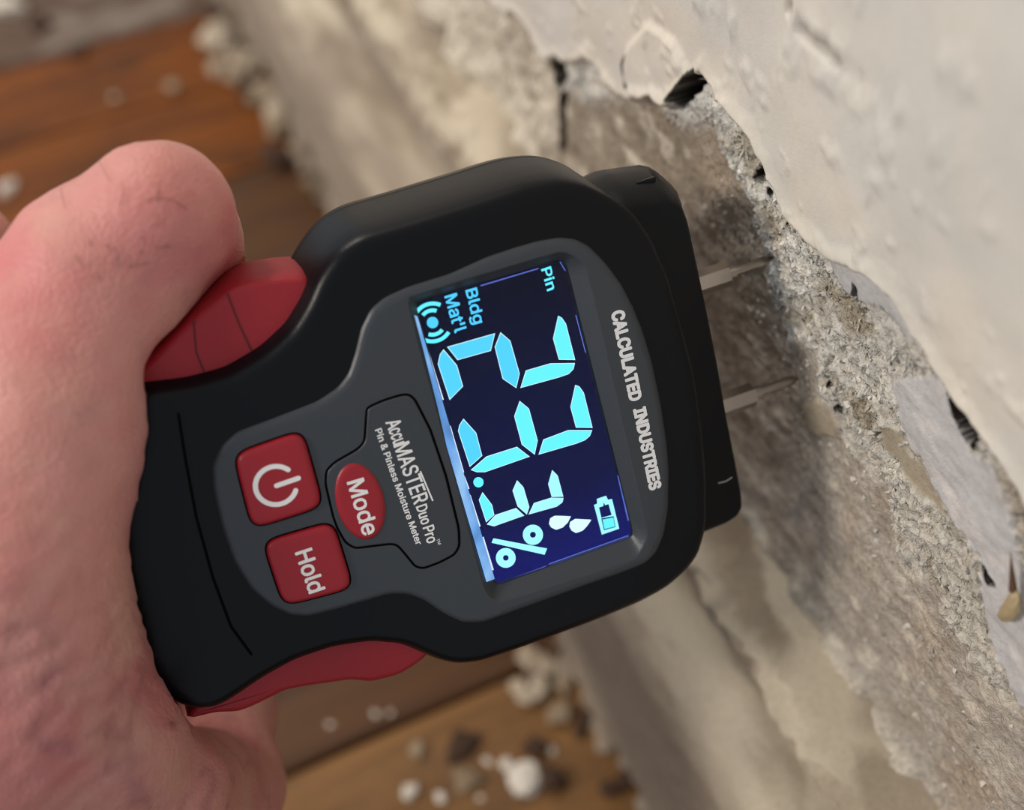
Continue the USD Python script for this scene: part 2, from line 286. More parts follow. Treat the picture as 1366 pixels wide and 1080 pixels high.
# ================================================================ plaster crumbs on the floor
crumb_mat = usdkit.material(stage, LK + 'crumb', {'o': ('object_info', {}), 'r': ('rgb_ramp', {'ramp': [(0, lin(116, 98, 76)), (.5, lin(152, 134, 110)), (1, lin(190, 176, 156))]}),
    't': ('texture_coordinate', {}), 'n': ('noise_texture', dict(scale=500, detail=3)), 'b': ('bump', dict(strength=.6, distance=.0008)), 'p': ('principled_bsdf', dict(roughness=.9))},
    [('o.random', 'r.fac'), ('r.color', 'p.base_color'), ('t.object', 'n.vector'), ('n.fac', 'b.height'), ('b.normal', 'p.normal')], surface='p.BSDF')
white_mat = plain('white_plaster', lin(206, 198, 186), .9, .5, 600)
dark_mat = plain('dark_grit', lin(66, 46, 33), .95, .6, 500)
def lump(seed, stretch):
    s = trimesh.creation.icosphere(3); v = s.vertices * stretch
    v = v * (1 + 1.5 * (fbm(s.vertices * 1.7 + seed * 9.1, 4, seed) - .5))[:, None]
    d = np.random.default_rng(seed).normal(size=(9, 3)); d /= np.linalg.norm(d, axis=1, keepdims=True)
    for q in d: v -= np.maximum(v @ q - .58, 0)[:, None] * q
    v = v / np.abs(v).max(); v[:, 2] *= .8; v[:, 2] = np.maximum(v[:, 2], -.4 * abs(stretch[2])); v[:, 2] -= v[:, 2].min()
    return trimesh.Trimesh(v, s.faces, process=False)
proto = [lump(1, (1, .75, .6)), lump(2, (1, .9, .5)), lump(3, (.9, 1, .75)), lump(4, (1, .6, .5))]
def crumb(p, size, mat=crumb_mat, label=None, kind=0, name='plaster_crumb', lift=0.0):
    path = numbered('/World/' + name); x = UsdGeom.Xform.Define(stage, path)
    x.AddTranslateOp().Set(Gf.Vec3d(*(np.array([p[0], p[1], -.9 + lift]) * 1e-3))); x.AddRotateZOp().Set(rnd.uniform(0, 360))
    mm = proto[kind].copy(); mm.apply_scale(size / 2)
    obj('chunk', mm, mat, path, smooth=40)
    return tag(x.GetPrim(), label or 'small dusty plaster crumb strewn on the floorboards below the baseboard', 'plaster crumb', None if label else 'small plaster crumbs on the floorboards')
bottom = 'on the planks at the bottom of the photo'
for px, py, s, mt, lb, k in [
    (705, 1040, 13, white_mat, 'brightest white plaster chunk ' + bottom, 0), (627, 1040, 12, crumb_mat, 'second largest pale plaster lump just left of the brightest white chunk', 1),
    (558, 1002, 8, crumb_mat, 'upright pale oval plaster bit, highest of the scatter below the meter', 2), (613, 997, 14, dark_mat, 'broad brownish crumbled plaster cake just above the paler lumps at the bottom', 1),
    (547, 1058, 7.5, white_mat, 'leftmost small white round plaster crumb near the lower photo edge', 2), (290, 92, 13, crumb_mat, 'pale chunk broken off at the far end of the baseboard foot, top left', 0),
    (154, 131, 7, crumb_mat, 'lone small crumb on the orange plank above the thumb', 2), (8, 252, 13, white_mat, 'whitish chunk at the left photo edge behind the thumb', 1),
    (12, 12, 26, white_mat, 'large grey-white plaster slab in the top left corner', 3), (363, 205, 16, dark_mat, 'grey crumbled lump on the floor left of the far baseboard foot', 1),
    (425, 250, 17, crumb_mat, 'pale rounded plaster lump at the baseboard foot just above the meter', 2), (106, 68, 15, dark_mat, 'flat greyish dirt cake on the far grey plank, top left', 1), (56, 34, 15, dark_mat, 'small raised dirt cake on the far grey plank near the top left corner', 0)]:
    w = onz((px, py)); crumb(w, s, mt, lb, k)
for px, py, s in [(589, 1064, 5.5), (677, 1019, 5), (710, 993, 4.5), (650, 1015, 4), (520, 950, 2.6), (440, 965, 3), (500, 950, 3.2), (690, 1056, 4), (735, 1000, 4), (640, 1064, 3)]:
    crumb(onz((px, py)), s, kind=rnd.randrange(4), mat=white_mat if s < 6 else crumb_mat)
# the heap of rubble along the rotten foot
def heap(px, py, n, spread, smin, smax, label, group):
    c = onz((px, py))
    for i in range(n):
        p = c + [rnd.gauss(0, spread * .45), rnd.gauss(0, spread), 0]; p[0] = min(p[0], -22)
        o = crumb(p, rnd.uniform(smin, smax), dark_mat if label.startswith('dark') else crumb_mat, kind=rnd.randrange(4), name='rubble_lump', lift=rnd.uniform(0, 2))
        tag(o, label, 'rubble', group)
for px, py, s, k, mt in [(300, 62, 19, 0, crumb_mat), (322, 98, 22, 1, crumb_mat), (346, 138, 17, 2, crumb_mat), (383, 172, 21, 3, crumb_mat), (402, 205, 15, 0, crumb_mat), (412, 222, 17, 1, dark_mat), (292, 26, 20, 2, dark_mat), (334, 128, 15, 3, dark_mat), (372, 216, 19, 2, dark_mat)]:
    tag(crumb(onz((px, py)), s, mt, kind=k, name='rubble_lump'), 'broken plaster lump piled loosely against the far baseboard foot, top left', 'rubble', 'lumps along the far baseboard foot')
heap(722, 908, 14, 10, 6, 13, 'crumbly plaster lump heaped at the near baseboard foot below the meter', 'lumps at the near baseboard foot')
heap(352, 105, 16, 44, 9, 24, 'crumbly plaster lump scattered along the far baseboard foot, top left', 'small lumps along the far baseboard foot')
heap(780, 1005, 8, 24, 5, 10, 'dark crumbly lump in the gap between planks and baseboard at the bottom', 'dark lumps in the gap at the bottom')

# amber wood splinter stuck in the render
sp = onx(splinter_px, -2.5)
spl = xform('wood_splinter', sp)
v = []
body = trimesh.creation.icosphere(3); bv = body.vertices * [1.0, 1.3, 4.0]; bv[:, 1] += np.abs(bv[:, 2]) ** 1.6 * .07; bv *= (1 + .3 * (fbm(body.vertices * 3, 3, 5) - .5))[:, None]
obj('sliver', trimesh.Trimesh(bv, body.faces, process=False), plain('amber_wood', lin(164, 146, 112), .6, .6, 700), spl)
tp = trimesh.creation.cone(radius=.6, height=7, sections=10); tp.apply_transform(trimesh.transformations.rotation_matrix(-.5, [1, 0, 0])); tp.apply_translation([0, 1.2, 3.4])
obj('dark_tip', tp, plain('dark_wood', lin(84, 60, 40), .8), spl)
tag(stage.GetPrimAtPath(spl), 'amber wood splinter stuck in the pale plaster at the right edge', 'splinter')

# ================================================================ METER: local frame e1 = towards the pins, e2 = up the face, e3 = out of the face
def hitwall(p): r = ray(p); return r * (-C[0] / (R @ r)[0])
P1, P2 = hitwall((1030, 345)), hitwall((1062, 505))
bb = P2 - P1; gap = np.linalg.norm(bb); bb /= gap
aa = np.array([.93, -.30, .14]); aa -= bb * (aa @ bb); aa /= np.linalg.norm(aa)
nn_ = -np.cross(aa, bb)
PW = -14.0
P0 = P1 - nn_ * PW
ORI = P0 - aa * 75 + bb * 12                         # the thing's origin, mid face
E1, E2, E3 = aa, -bb, nn_
def dv(p, w=0.0):
    """photo pixel -> (u, v) on the face plane raised by w"""
    r = ray(p); q = r * (((ORI + nn_ * w) @ nn_) / (r @ nn_)) - ORI
    return np.array([q @ E1, q @ E2])
def dvs(l, w=0.0): return np.array([dv(p, w) for p in l])
MB = np.array([R @ E1, R @ E2, R @ E3])
meter = xform('moisture_meter', camw(ORI), MB)
tag(stage.GetPrimAtPath(meter), 'black and grey pin moisture meter with red buttons and lit blue display', 'moisture meter')

def smooth_loop(pts, n=240, sig=1.0):
    """closed outline resampled to n points, corners rounded over about sig mm; counter-clockwise"""
    pts = np.asarray(pts, float)
    if Polygon(pts).exterior.is_ccw is False: pts = pts[::-1]
    c = np.vstack([pts, pts[:1]]); s = np.r_[0, np.cumsum(np.linalg.norm(np.diff(c, axis=0), axis=1))]
    k = 4 * n; tt = np.linspace(0, s[-1], k, endpoint=False)
    p = np.c_[np.interp(tt, s, c[:, 0]), np.interp(tt, s, c[:, 1])]
    if sig: p = ndimage.gaussian_filter1d(p, sig / (s[-1] / k), axis=0, mode='wrap')
    c = np.vstack([p, p[:1]]); s = np.r_[0, np.cumsum(np.linalg.norm(np.diff(c, axis=0), axis=1))]
    tt = np.linspace(0, s[-1], n, endpoint=False)
    return np.c_[np.interp(tt, s, c[:, 0]), np.interp(tt, s, c[:, 1])]
def normals2(p):
    d = np.roll(p, -1, 0) - np.roll(p, 1, 0); d /= np.linalg.norm(d, axis=1, keepdims=True)
    return np.c_[d[:, 1], -d[:, 0]]
def cap_faces(loop2):
    pg = Polygon(loop2)
    try:
        v, f = trimesh.creation.triangulate_polygon(pg if pg.is_valid else pg.buffer(0), engine='earcut')
        if len(v) >= len(loop2) and np.allclose(v[:len(loop2)], loop2): return f[(f < len(loop2)).all(1)] if len(v) == len(loop2) else f % len(loop2)
    except Exception: pass
    n = len(loop2); return None
def loft(loop, rings, scale=None, caps=(True, True)):
    """rings: (offset outward, w) from back to front. loop counter-clockwise seen from +w"""
    nr = normals2(loop); n = len(loop); sc = np.ones(n) if scale is None else scale
    V, Fc = [], []
    for o, w in rings: V.append(np.c_[loop + nr * (o * (sc if o > 0 else 1.0))[:, None] if scale is not None and o > 0 else loop + nr * o, np.full(n, w)])
    for k in range(len(rings) - 1):
        a = np.arange(n) + k * n; b = np.roll(np.arange(n), -1) + k * n
        Fc += [np.c_[a, b, b + n], np.c_[a, b + n, a + n]]
    V = np.vstack(V); Fc = np.vstack(Fc)
    import mapbox_earcut as me
    for end, flip in ((0, True), (len(rings) - 1, False)):
        if not caps[0 if flip else 1]: continue
        l2 = V[end * n:(end + 1) * n, :2]
        f = np.asarray(me.triangulate_float64(l2, np.array([n], np.uint32))).reshape(-1, 3)
        ar = np.cross(l2[f[:, 1]] - l2[f[:, 0]], l2[f[:, 2]] - l2[f[:, 0]])
        f[ar < 0] = f[ar < 0][:, ::-1]
        Fc = np.vstack([Fc, (f[:, ::-1] if flip else f) + end * n])
    return trimesh.Trimesh(V, Fc, process=False)
def slab(pts, w0, w1, bev=.15, n=64, sig=.3):
    l = smooth_loop(pts, n, sig)
    return loft(l, [(0, w0), (0, w1 - bev), (-bev * .3, w1 - bev * .3), (-bev, w1)])

M_body = plain('black_rubber', lin(5, 7, 12), .34, .1, 2500, specular_ior_level=.2)
M_cap = plain('black_plastic', lin(5, 7, 12), .34, .1, 2500, specular_ior_level=.2)
M_panel = plain('charcoal_plastic', lin(50, 55, 61), .42, .12, 3000)
M_red = plain('red_rubber', lin(148, 14, 30), .55, .2, 2500)
M_btn = plain('red_button', lin(150, 12, 30), .42, .1, 3000)
M_gap = plain('dark_gap', lin(5, 5, 6), .8, specular_ior_level=.05)
M_print = plain('white_print', lin(232, 232, 232), .6)
M_steel = plain('steel', (.42, .38, .34), .25, metallic=1.0)

# --- housing
Fpx = [(432, 376), (455, 343), (484, 324), (547, 306), (640, 277), (700, 257), (747, 247), (780, 250), (812, 264), (842, 282), (868, 318), (888, 365), (905, 425), (924, 494), (936, 576), (941, 640), (941, 700), (930, 738), (915, 758), (888, 780), (851, 799), (789, 824), (700, 857),
       (640, 877), (610, 880), (585, 873), (562, 862), (540, 853), (495, 849), (442, 857), (389, 875), (344, 900), (309, 924), (287, 938), (258, 940), (225, 925), (190, 890), (140, 800), (112, 720), (105, 650), (118, 590), (150, 548), (184, 534), (251, 526), (307, 511), (358, 481), (395, 447), (418, 410)]
Floop = smooth_loop(dvs(Fpx, -.5), 420, 1.0)
uu = Floop[:, 0]; umax = uu.max()
fs = np.interp(uu, [umax - 14, umax - 4], [1.0, .1])
fs = ndimage.gaussian_filter1d(fs, 6, mode='wrap')
# tail seam line of the housing (battery cover joint)
seam = dvs([(238, 552), (247, 610), (262, 690), (284, 770), (308, 835), (335, 872)], .05)
sl = LineString(seam).buffer(.22)
obj('battery_cover_seam', trimesh.creation.extrude_polygon(sl, .12, engine='earcut'), M_gap, meter, smooth=False)
# --- red side grips
for k, pts in enumerate(([(214, 470), (262, 425), (303, 391), (318, 384), (340, 378), (377, 373), (405, 372), (414, 380), (432, 400), (440, 430), (400, 480), (330, 530), (240, 560), (170, 560), (150, 530), (180, 500)],
                         [(250, 958), (287, 949), (318, 948), (340, 939), (380, 919), (407, 914), (469, 905), (496, 908), (531, 899), (556, 884), (574, 868), (560, 840), (500, 830), (420, 840), (340, 880), (280, 920)])):
    lp = smooth_loop(dvs(pts, -3.5), 160, .6)
    obj('side_grip', loft(lp, [(-.6, -27), (.3, -26), (1.2, -20), (1.6, -14), (1.2, -8), (.5, -4.3), (0, -3.7), (-.6, -3.5)]), M_red, meter, smooth=50)
for pts in ([(303, 391), (318, 430), (341, 480)], [(258, 428), (262, 470), (280, 515)]):
    ln = LineString(dvs(pts, -3.5)).buffer(.13)
    obj('grip_rib', trimesh.creation.extrude_polygon(ln, .12, engine='earcut').apply_translation([0, 0, -3.52]), plain('rib_red' + str(len(used)), lin(84, 8, 18), .7), meter, smooth=False)
# --- pin head (cap)
Kpx = [(815, 290), (842, 277), (868, 273), (895, 269), (911, 277), (918, 295), (926, 332), (940, 398), (957, 482), (970, 557), (982, 617), (990, 660), (991, 678), (985, 689), (972, 698), (942, 710), (900, 722), (860, 500)]
Kloop = smooth_loop(dvs(Kpx, -4), 240, .28)
nk = normals2(Kloop)
ks = np.clip(nk[:, 1], 0, 1) ** 1.2 * np.clip((Kloop[:, 1] - Kloop[:, 1].mean()) / 10, 0, 1) + .06
obj('pin_head', loft(Kloop, [(-2, -27), (1.5, -26), (4.6, -20), (5.0, -16), (4.4, -12), (3.0, -8), (1.4, -5.6), (.3, -4.5), (-.5, -4.05)], ks), M_cap, meter, smooth=40)
# release tab on the pin head's upper side
ta = dv((862, 245), -9)
tb = trimesh.creation.box([3.2, 1.4, 5]); tb.apply_translation([ta[0] - .2, ta[1] + .1, -10.5])
obj('release_tab', tb, M_cap, meter, smooth=False)
sc = LineString(dvs([(959, 644), (968, 642), (976, 637)], -4)).buffer(.13)
obj('scratch', trimesh.creation.extrude_polygon(sc, .05, engine='earcut').apply_translation([0, 0, -4.06]), plain('scuffed_plastic', lin(150, 152, 156), .7), meter, smooth=False)
# --- pins with hexagonal collars
for P in (P1, P2):
    q = P - ORI; u, v = q @ E1, q @ E2
    rot = trimesh.transformations.rotation_matrix(np.pi / 2, [0, 1, 0])
    sh = trimesh.revolve if False else None
    s = trimesh.creation.revolve(np.array([(0, 0), (.82, 0), (.82, 11.2), (.9, 11.8), (.9, 13.2), (.72, 14.2), (.3, 15.0), (0, 15.2)]), sections=20)
    s.apply_transform(rot); s.apply_translation([u - 14.7, v, PW])
    pn = obj('pin', s, M_steel, meter, smooth=40)
    c = trimesh.creation.cylinder(radius=2.25, height=9.4, sections=6); c.apply_transform(trimesh.transformations.rotation_matrix(.35, [0, 0, 1])); c.apply_transform(rot); c.apply_translation([u - 13.4, v, PW])
    r2 = trimesh.creation.cylinder(radius=1.15, height=1.6, sections=18); r2.apply_transform(rot); r2.apply_translation([u - 8.0, v, PW])
    obj('collar', trimesh.util.concatenate([c, r2]), M_steel, pn, smooth=False)

# --- charcoal front panel with a sunk display opening
Gpx = [(475, 473), (483, 439), (496, 413), (514, 398), (545, 384), (600, 367), (651, 344), (690, 331), (718, 323), (747, 318), (768, 320), (786, 329), (808, 351), (830, 381), (846, 412), (858, 442), (870, 482), (882, 538), (890, 591), (893, 630), (892, 680), (886, 715), (876, 738), (862, 752), (835, 763), (789, 779), (734, 799),
       (676, 820), (645, 831), (618, 831), (593, 819), (567, 801), (545, 793), (520, 793), (496, 800), (451, 813), (411, 823), (387, 821), (362, 809), (336, 787), (313, 751), (296, 702), (285, 652), (284, 622), (296, 596), (316, 578), (362, 561), (424, 537), (451, 519), (466, 500)]
Gl = smooth_loop(dvs(Gpx, .6), 320, .5)
TOP = .75
lcd_q = dvs([(554, 403), (751, 346), (843, 713), (661, 778)], -1.6)
Hin = smooth_loop(lcd_q, 160, .45)
Hout = smooth_loop(dvs([(541, 396), (752, 333), (782, 350), (866, 716), (850, 746), (662, 806), (646, 790)], TOP), 160, .8)
i0 = np.argmin(np.linalg.norm(Hin - Hin[0], axis=1)); k = np.argmin([np.sum((np.roll(Hout, -j, 0) - Hin) ** 2) for j in range(160)]); Hout = np.roll(Hout, -k, 0)
nrG = normals2(Gl)
V, Fc = [], []
rg = [(.12, -.3), (.1, .05), (-.15, .38), (-.55, .62), (-1.2, TOP)]
for o, w in rg: V.append(np.c_[Gl + nrG * o, np.full(320, w)])
for kk in range(4):
    a = np.arange(320) + kk * 320; b = np.roll(np.arange(320), -1) + kk * 320
    Fc += [np.c_[a, b, b + 320], np.c_[a, b + 320, a + 320]]
base = 5 * 320
hr = [(0, TOP), (.1, TOP - .14), (.55, TOP - 1.18), (1, -1.6)]
for t_, w in hr: V.append(np.c_[Hout * (1 - t_) + Hin * t_, np.full(160, w)])
for kk in range(3):
    a = np.arange(160) + base + kk * 160; b = np.roll(np.arange(160), -1) + base + kk * 160
    Fc += [np.c_[b, a, b + 160], np.c_[b + 160, a, a + 160]]
import mapbox_earcut as me
o2 = (Gl + nrG * -1.2); both = np.vstack([o2, Hout])
f = np.asarray(me.triangulate_float64(both, np.array([320, 480], np.uint32))).reshape(-1, 3)
ar = np.cross(both[f[:, 1]] - both[f[:, 0]], both[f[:, 2]] - both[f[:, 0]]); f[ar < 0] = f[ar < 0][:, ::-1]
f = np.where(f < 320, f + 4 * 320, f - 320 + base)
Fc = np.vstack(Fc + [f]); V = np.vstack(V)
# faces of the slope look up and inward
pm = trimesh.Trimesh(V, Fc, process=False)
fn = pm.face_normals; slope = (Fc >= base).all(1); bad = slope & (fn[:, 2] < 0); Fc[bad] = Fc[bad][:, ::-1]
obj('front_panel', trimesh.Trimesh(V, Fc, process=False), M_panel, meter, smooth=28)

# --- housing with a pocket for the display
hl = loft(Floop, [(-3, -32), (-.6, -31.2), (2.2, -29), (3.6, -25), (4.4, -17), (4.4, -14.5), (4.2, -14), (3.4, -9), (2.3, -4.5), (1.5, -2.2), (.9, -1.0), (.2, -.3), (-.7, 0), (-1.8, .05)], fs, (True, False))
rim = Floop + normals2(Floop) * -1.8; pk = Hout + normals2(Hout) * .12
n1, n2 = len(rim), len(pk); V0 = len(hl.vertices)
both = np.vstack([rim, pk]); f = np.asarray(me.triangulate_float64(both, np.array([n1, n1 + n2], np.uint32))).reshape(-1, 3)
ar = np.cross(both[f[:, 1]] - both[f[:, 0]], both[f[:, 2]] - both[f[:, 0]]); f[ar < 0] = f[ar < 0][:, ::-1]
f = np.where(f < n1, f + V0 - n1, f - n1 + V0)
a = np.arange(n2) + V0; b = np.roll(np.arange(n2), -1) + V0
fl = np.asarray(me.triangulate_float64(pk, np.array([n2], np.uint32))).reshape(-1, 3); ar = np.cross(pk[fl[:, 1]] - pk[fl[:, 0]], pk[fl[:, 2]] - pk[fl[:, 0]]); fl[ar < 0] = fl[ar < 0][:, ::-1]
hl = trimesh.Trimesh(np.vstack([hl.vertices, np.c_[pk, np.full(n2, .05)], np.c_[pk, np.full(n2, -3.4)]]), np.vstack([hl.faces, f, np.c_[b, a, b + n2], np.c_[b + n2, a, a + n2], fl + V0 + n2]), process=False)
obj('housing', hl, M_body, meter, smooth=50)
# --- display
lw = -1.6
disp_mat = usdkit.material(stage, LK + 'display_backlight', {
    't': ('texture_coordinate', {}), 's': ('separate_xyz', {}), 'mr': ('map_range', dict(from_min=-.030, from_max=.024, to_min=0, to_max=1, clamp=True)),
    'r': ('rgb_ramp', {'ramp': [(0, lin(26, 22, 150)), (.14, lin(16, 20, 112)), (.35, lin(10, 16, 72)), (.75, lin(8, 14, 52)), (1, lin(6, 8, 34))]}),
    'n': ('noise_texture', dict(scale=90, detail=2)), 'mx': ('mix_color', dict(blend_type='multiply', fac=.35)), 'p': ('principled_bsdf', dict(base_color=(.002, .002, .006), roughness=.3, specular_ior_level=.08, emission_strength=1.0))},
    [('t.object', 's.vector'), ('s.y', 'mr.value'), ('mr.result', 'r.fac'), ('t.object', 'n.vector'), ('r.color', 'mx.a'), ('n.color', 'mx.b'), ('mx.result', 'p.emission_color')], surface='p.BSDF')
dl = smooth_loop(lcd_q, 120, .4)
disp = obj('display', loft(dl, [(.3, -3.2), (.3, lw - .05), (.25, lw)]), disp_mat, meter, smooth=False)
SEG = [glow('segment_cyan', lin(70, 200, 255), 1.15), glow('segment_aqua', lin(92, 232, 255), 1.15), glow('segment_pale', lin(158, 246, 255), 1.1), glow('segment_white', lin(214, 250, 255), 1.1)]
M_rim = glow('segment_rim', lin(190, 240, 255), 1.0)
def seg(px, mi, name='segment', rim=True, parent=disp):
    pg = Polygon(dvs(px, lw + .05)).buffer(-.02)
    g = pg.buffer(-.19, join_style=1).buffer(.09) if rim else pg
    m3 = trimesh.creation.extrude_polygon(g, .05, engine='earcut'); m3.apply_translation([0, 0, lw + .02])
    return obj(name, m3, SEG[mi], parent, smooth=False)
def rimmed(px):
    m3 = trimesh.creation.extrude_polygon(Polygon(dvs(px, lw + .05)).buffer(.02), .03, engine='earcut'); m3.apply_translation([0, 0, lw + .005]); return m3
S3 = lambda l: [(540 + x / 5.4, 320 + y / 5.4) for x, y in l]
S4 = lambda l: [(560 + x / 5.4, 480 + y / 5.4) for x, y in l]
S5 = lambda l: [(600 + x / 5.254, 600 + y / 5.254) for x, y in l]
segs = [(S4([(130, 30), (145, -40), (172, -76), (268, 38), (312, 190), (215, 288)]), 0), (S3([(305, 770), (650, 672), (620, 798), (380, 865)]), 0), (S3([(690, 665), (760, 725), (828, 962), (803, 1066), (705, 1000), (648, 770)]), 0),
        (S3([(872, 940), (1050, 888), (1226, 886), (1216, 930), (1180, 966), (1110, 990), (833, 1066)]), 1), (S3([(1105, 546), (1132, 560), (1162, 604), (1228, 864), (1110, 862), (1068, 710)]), 1),
        (S4([(315, 423), (407, 525), (450, 690), (360, 770), (276, 512), (285, 470)]), 0), (S4([(368, 792), (480, 695), (700, 625), (792, 696), (470, 808), (410, 808)]), 1), (S4([(720, 295), (787, 350), (850, 580), (828, 682), (735, 610), (680, 405)]), 1),
        (S4([(890, 573), (1070, 505), (1242, 505), (1226, 548), (1190, 578), (1130, 602), (856, 682)]), 1), (S4([(1120, 180), (1150, 190), (1182, 235), (1245, 488), (1125, 487), (1085, 340)]), 1),
        (S5([(230, 296), (297, 385), (312, 455), (255, 507), (204, 350)]), 1), (S5([(260, 522), (320, 455), (465, 407), (522, 460), (310, 535)]), 2), (S5([(472, 213), (517, 260), (558, 400), (540, 452), (475, 395), (440, 285)]), 2),
        (S5([(590, 372), (710, 335), (797, 337), (790, 367), (750, 397), (553, 452)]), 2), (S5([(718, 141), (757, 180), (796, 327), (715, 329), (690, 240)]), 2)]
def circ(c, r, n=28): return [(c[0] + r * math.cos(2 * math.pi * i / n), c[1] + r * math.sin(2 * math.pi * i / n)) for i in range(n)]
rims = []
for px, mi in segs: seg(px, mi); rims.append(rimmed(px))
seg(circ((638.3, 643), 7), 1, 'decimal_point', False)
obj('segment_outline', trimesh.util.concatenate(rims), M_rim, disp, smooth=False)
def poly_part(pg, name, mat, w=lw + .02, d=.05, parent=disp):
    m3 = trimesh.util.concatenate([trimesh.creation.extrude_polygon(g, d, engine='earcut') for g in getattr(pg, 'geoms', [pg])]); m3.apply_translation([0, 0, w]); return obj(name, m3, mat, parent, smooth=False)
PG = lambda px: Polygon(dvs(px, lw))
ring = lambda c, ro, ri: PG(circ(c, ro)).difference(PG(circ(c, ri)))
poly_part(shapely.union_all([ring((710.8, 712.9), 13.5, 4.0), ring((674.6, 743.7), 13.2, 3.8), PG([(655.6, 723.5), (658.2, 717.6), (729.6, 731.2), (726.4, 739.5)])]), 'percent_sign', SEG[2])
for dp in ([(845, 466), (825, 505), (790, 540), (745, 556), (712, 540), (697, 515), (705, 480), (735, 462)], [(988, 490), (960, 530), (930, 562), (885, 578), (855, 562), (840, 535), (845, 505), (880, 484)]):
    poly_part(PG(S5(dp)).buffer(.12).buffer(-.06), 'droplet_icon', SEG[3])
bat = PG(S5([(1010, 385), (1032, 375), (1030, 342), (1095, 320), (1108, 348), (1136, 342), (1187, 550), (1065, 592)]))
bat = bat.difference(PG(S5([(1045, 402), (1075, 392), (1078, 362), (1088, 386), (1112, 378), (1134, 455), (1062, 475)]))).difference(PG(S5([(1060, 478), (1148, 462), (1162, 540), (1080, 562)])))
poly_part(bat, 'battery_icon', SEG[2]); poly_part(PG(S5([(1070, 487), (1146, 472), (1156, 535), (1084, 553)])), 'battery_charge', SEG[1])
# sound icon ((o))
poly_part(PG(circ((577, 430), 7.6)), 'sound_icon', SEG[0])
cc = dv((577, 430), lw)
for sgn in (1, -1):
    for r_, half in ((1.9, .62), (2.95, .72)):
        an = np.linspace(-half, half, 14) + (math.pi / 2 if sgn > 0 else -math.pi / 2)
        poly_part(LineString(np.c_[cc[0] + r_ * np.cos(an), cc[1] + r_ * np.sin(an)]).buffer(.3, cap_style=2), 'sound_wave', SEG[1])

def text(s, S, E_, height, mat, w, parent, name, bold=True, depth=.06, fat=0.0):
    """lettering whose baseline runs from photo pixel S to E_ on the plane w; capitals height mm tall"""
    a, b = dv(S, w), dv(E_, w); d = b - a; ln = np.linalg.norm(d); d /= ln; up = np.array([-d[1], d[0]])
    m3 = text_mesh(s, 1.0, 1.0, bold); v = m3.vertices.copy(); x0, x1 = v[:, 0].min(), v[:, 0].max()
    cap = 1.0
    tx, ty = (v[:, 0] - x0) / (x1 - x0) * ln, v[:, 1] / cap * height
    P = np.c_[a[0] + d[0] * tx + up[0] * ty, a[1] + d[1] * tx + up[1] * ty, w + v[:, 2] * depth]
    t3 = trimesh.Trimesh(P, m3.faces, process=False)
    if fat:                                             # a heavier cut of the same letters
        c3 = []
        for i_ in range(8):
            c_ = t3.copy(); c_.apply_translation([fat * math.cos(i_ * math.pi / 4), fat * math.sin(i_ * math.pi / 4), .001 * i_]); c3.append(c_)
        t3 = trimesh.util.concatenate(c3)
    return obj(name, t3, mat, parent, smooth=False)
text('Pin', (722, 359), (730.5, 388.5), 1.55, SEG[1], lw + .02, disp, 'lettering'); text('Bldg', (621, 387), (632.5, 433), 1.75, SEG[0], lw + .02, disp, 'lettering'); text("Mat'l", (593, 395), (607, 444.5), 1.9, SEG[0], lw + .02, disp, 'lettering')
# glowing bar and strips that paint display light on bezel and glass edge
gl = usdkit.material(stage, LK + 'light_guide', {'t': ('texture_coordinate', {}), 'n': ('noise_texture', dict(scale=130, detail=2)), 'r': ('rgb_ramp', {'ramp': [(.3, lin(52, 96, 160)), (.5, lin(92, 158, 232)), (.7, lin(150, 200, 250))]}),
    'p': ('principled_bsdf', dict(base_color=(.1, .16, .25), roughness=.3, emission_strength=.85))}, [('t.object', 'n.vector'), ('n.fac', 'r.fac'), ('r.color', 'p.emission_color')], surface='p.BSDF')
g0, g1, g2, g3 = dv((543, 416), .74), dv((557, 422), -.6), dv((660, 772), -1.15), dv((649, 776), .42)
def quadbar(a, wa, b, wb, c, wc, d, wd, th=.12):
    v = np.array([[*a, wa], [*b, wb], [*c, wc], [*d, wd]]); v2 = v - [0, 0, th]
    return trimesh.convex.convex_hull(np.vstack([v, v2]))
obj('light_guide', quadbar(g0, .74, g1, -.6, g2, -1.15, g3, .42), gl, meter, smooth=False)  # added bar whose own glow stands for display light on the bezel
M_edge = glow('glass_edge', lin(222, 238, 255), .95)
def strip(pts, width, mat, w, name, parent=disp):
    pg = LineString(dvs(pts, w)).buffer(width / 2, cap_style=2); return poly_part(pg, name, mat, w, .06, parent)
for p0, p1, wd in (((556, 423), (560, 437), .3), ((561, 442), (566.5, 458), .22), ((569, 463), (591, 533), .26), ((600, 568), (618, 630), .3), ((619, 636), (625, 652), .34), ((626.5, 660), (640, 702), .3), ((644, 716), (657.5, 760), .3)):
    strip([p0, p1], wd, M_edge, lw + .1, 'glass_edge_glint')  # emissive strips in place of glints along the glass edge
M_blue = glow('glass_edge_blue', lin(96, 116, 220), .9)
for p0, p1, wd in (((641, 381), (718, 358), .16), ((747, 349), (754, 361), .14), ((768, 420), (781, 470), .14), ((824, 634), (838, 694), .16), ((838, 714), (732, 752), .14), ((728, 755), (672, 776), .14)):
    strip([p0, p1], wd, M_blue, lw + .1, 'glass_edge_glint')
M_pane = usdkit.material(stage, LK + 'clear_pane', {'f': ('fresnel', dict(IOR=1.18)), 't': ('transparent_bsdf', {}), 'g': ('glossy_bsdf', dict(roughness=.04)), 'm': ('mix_closure', {})}, [('f.fac', 'm.fac'), ('t.BSDF', 'm.closure1'), ('g.BSDF', 'm.closure2')], surface='m.closure')
obj('display_window', loft(smooth_loop(lcd_q, 120, .4), [(.05, lw + .22), (.05, lw + .42)]), M_pane, meter, smooth=False)

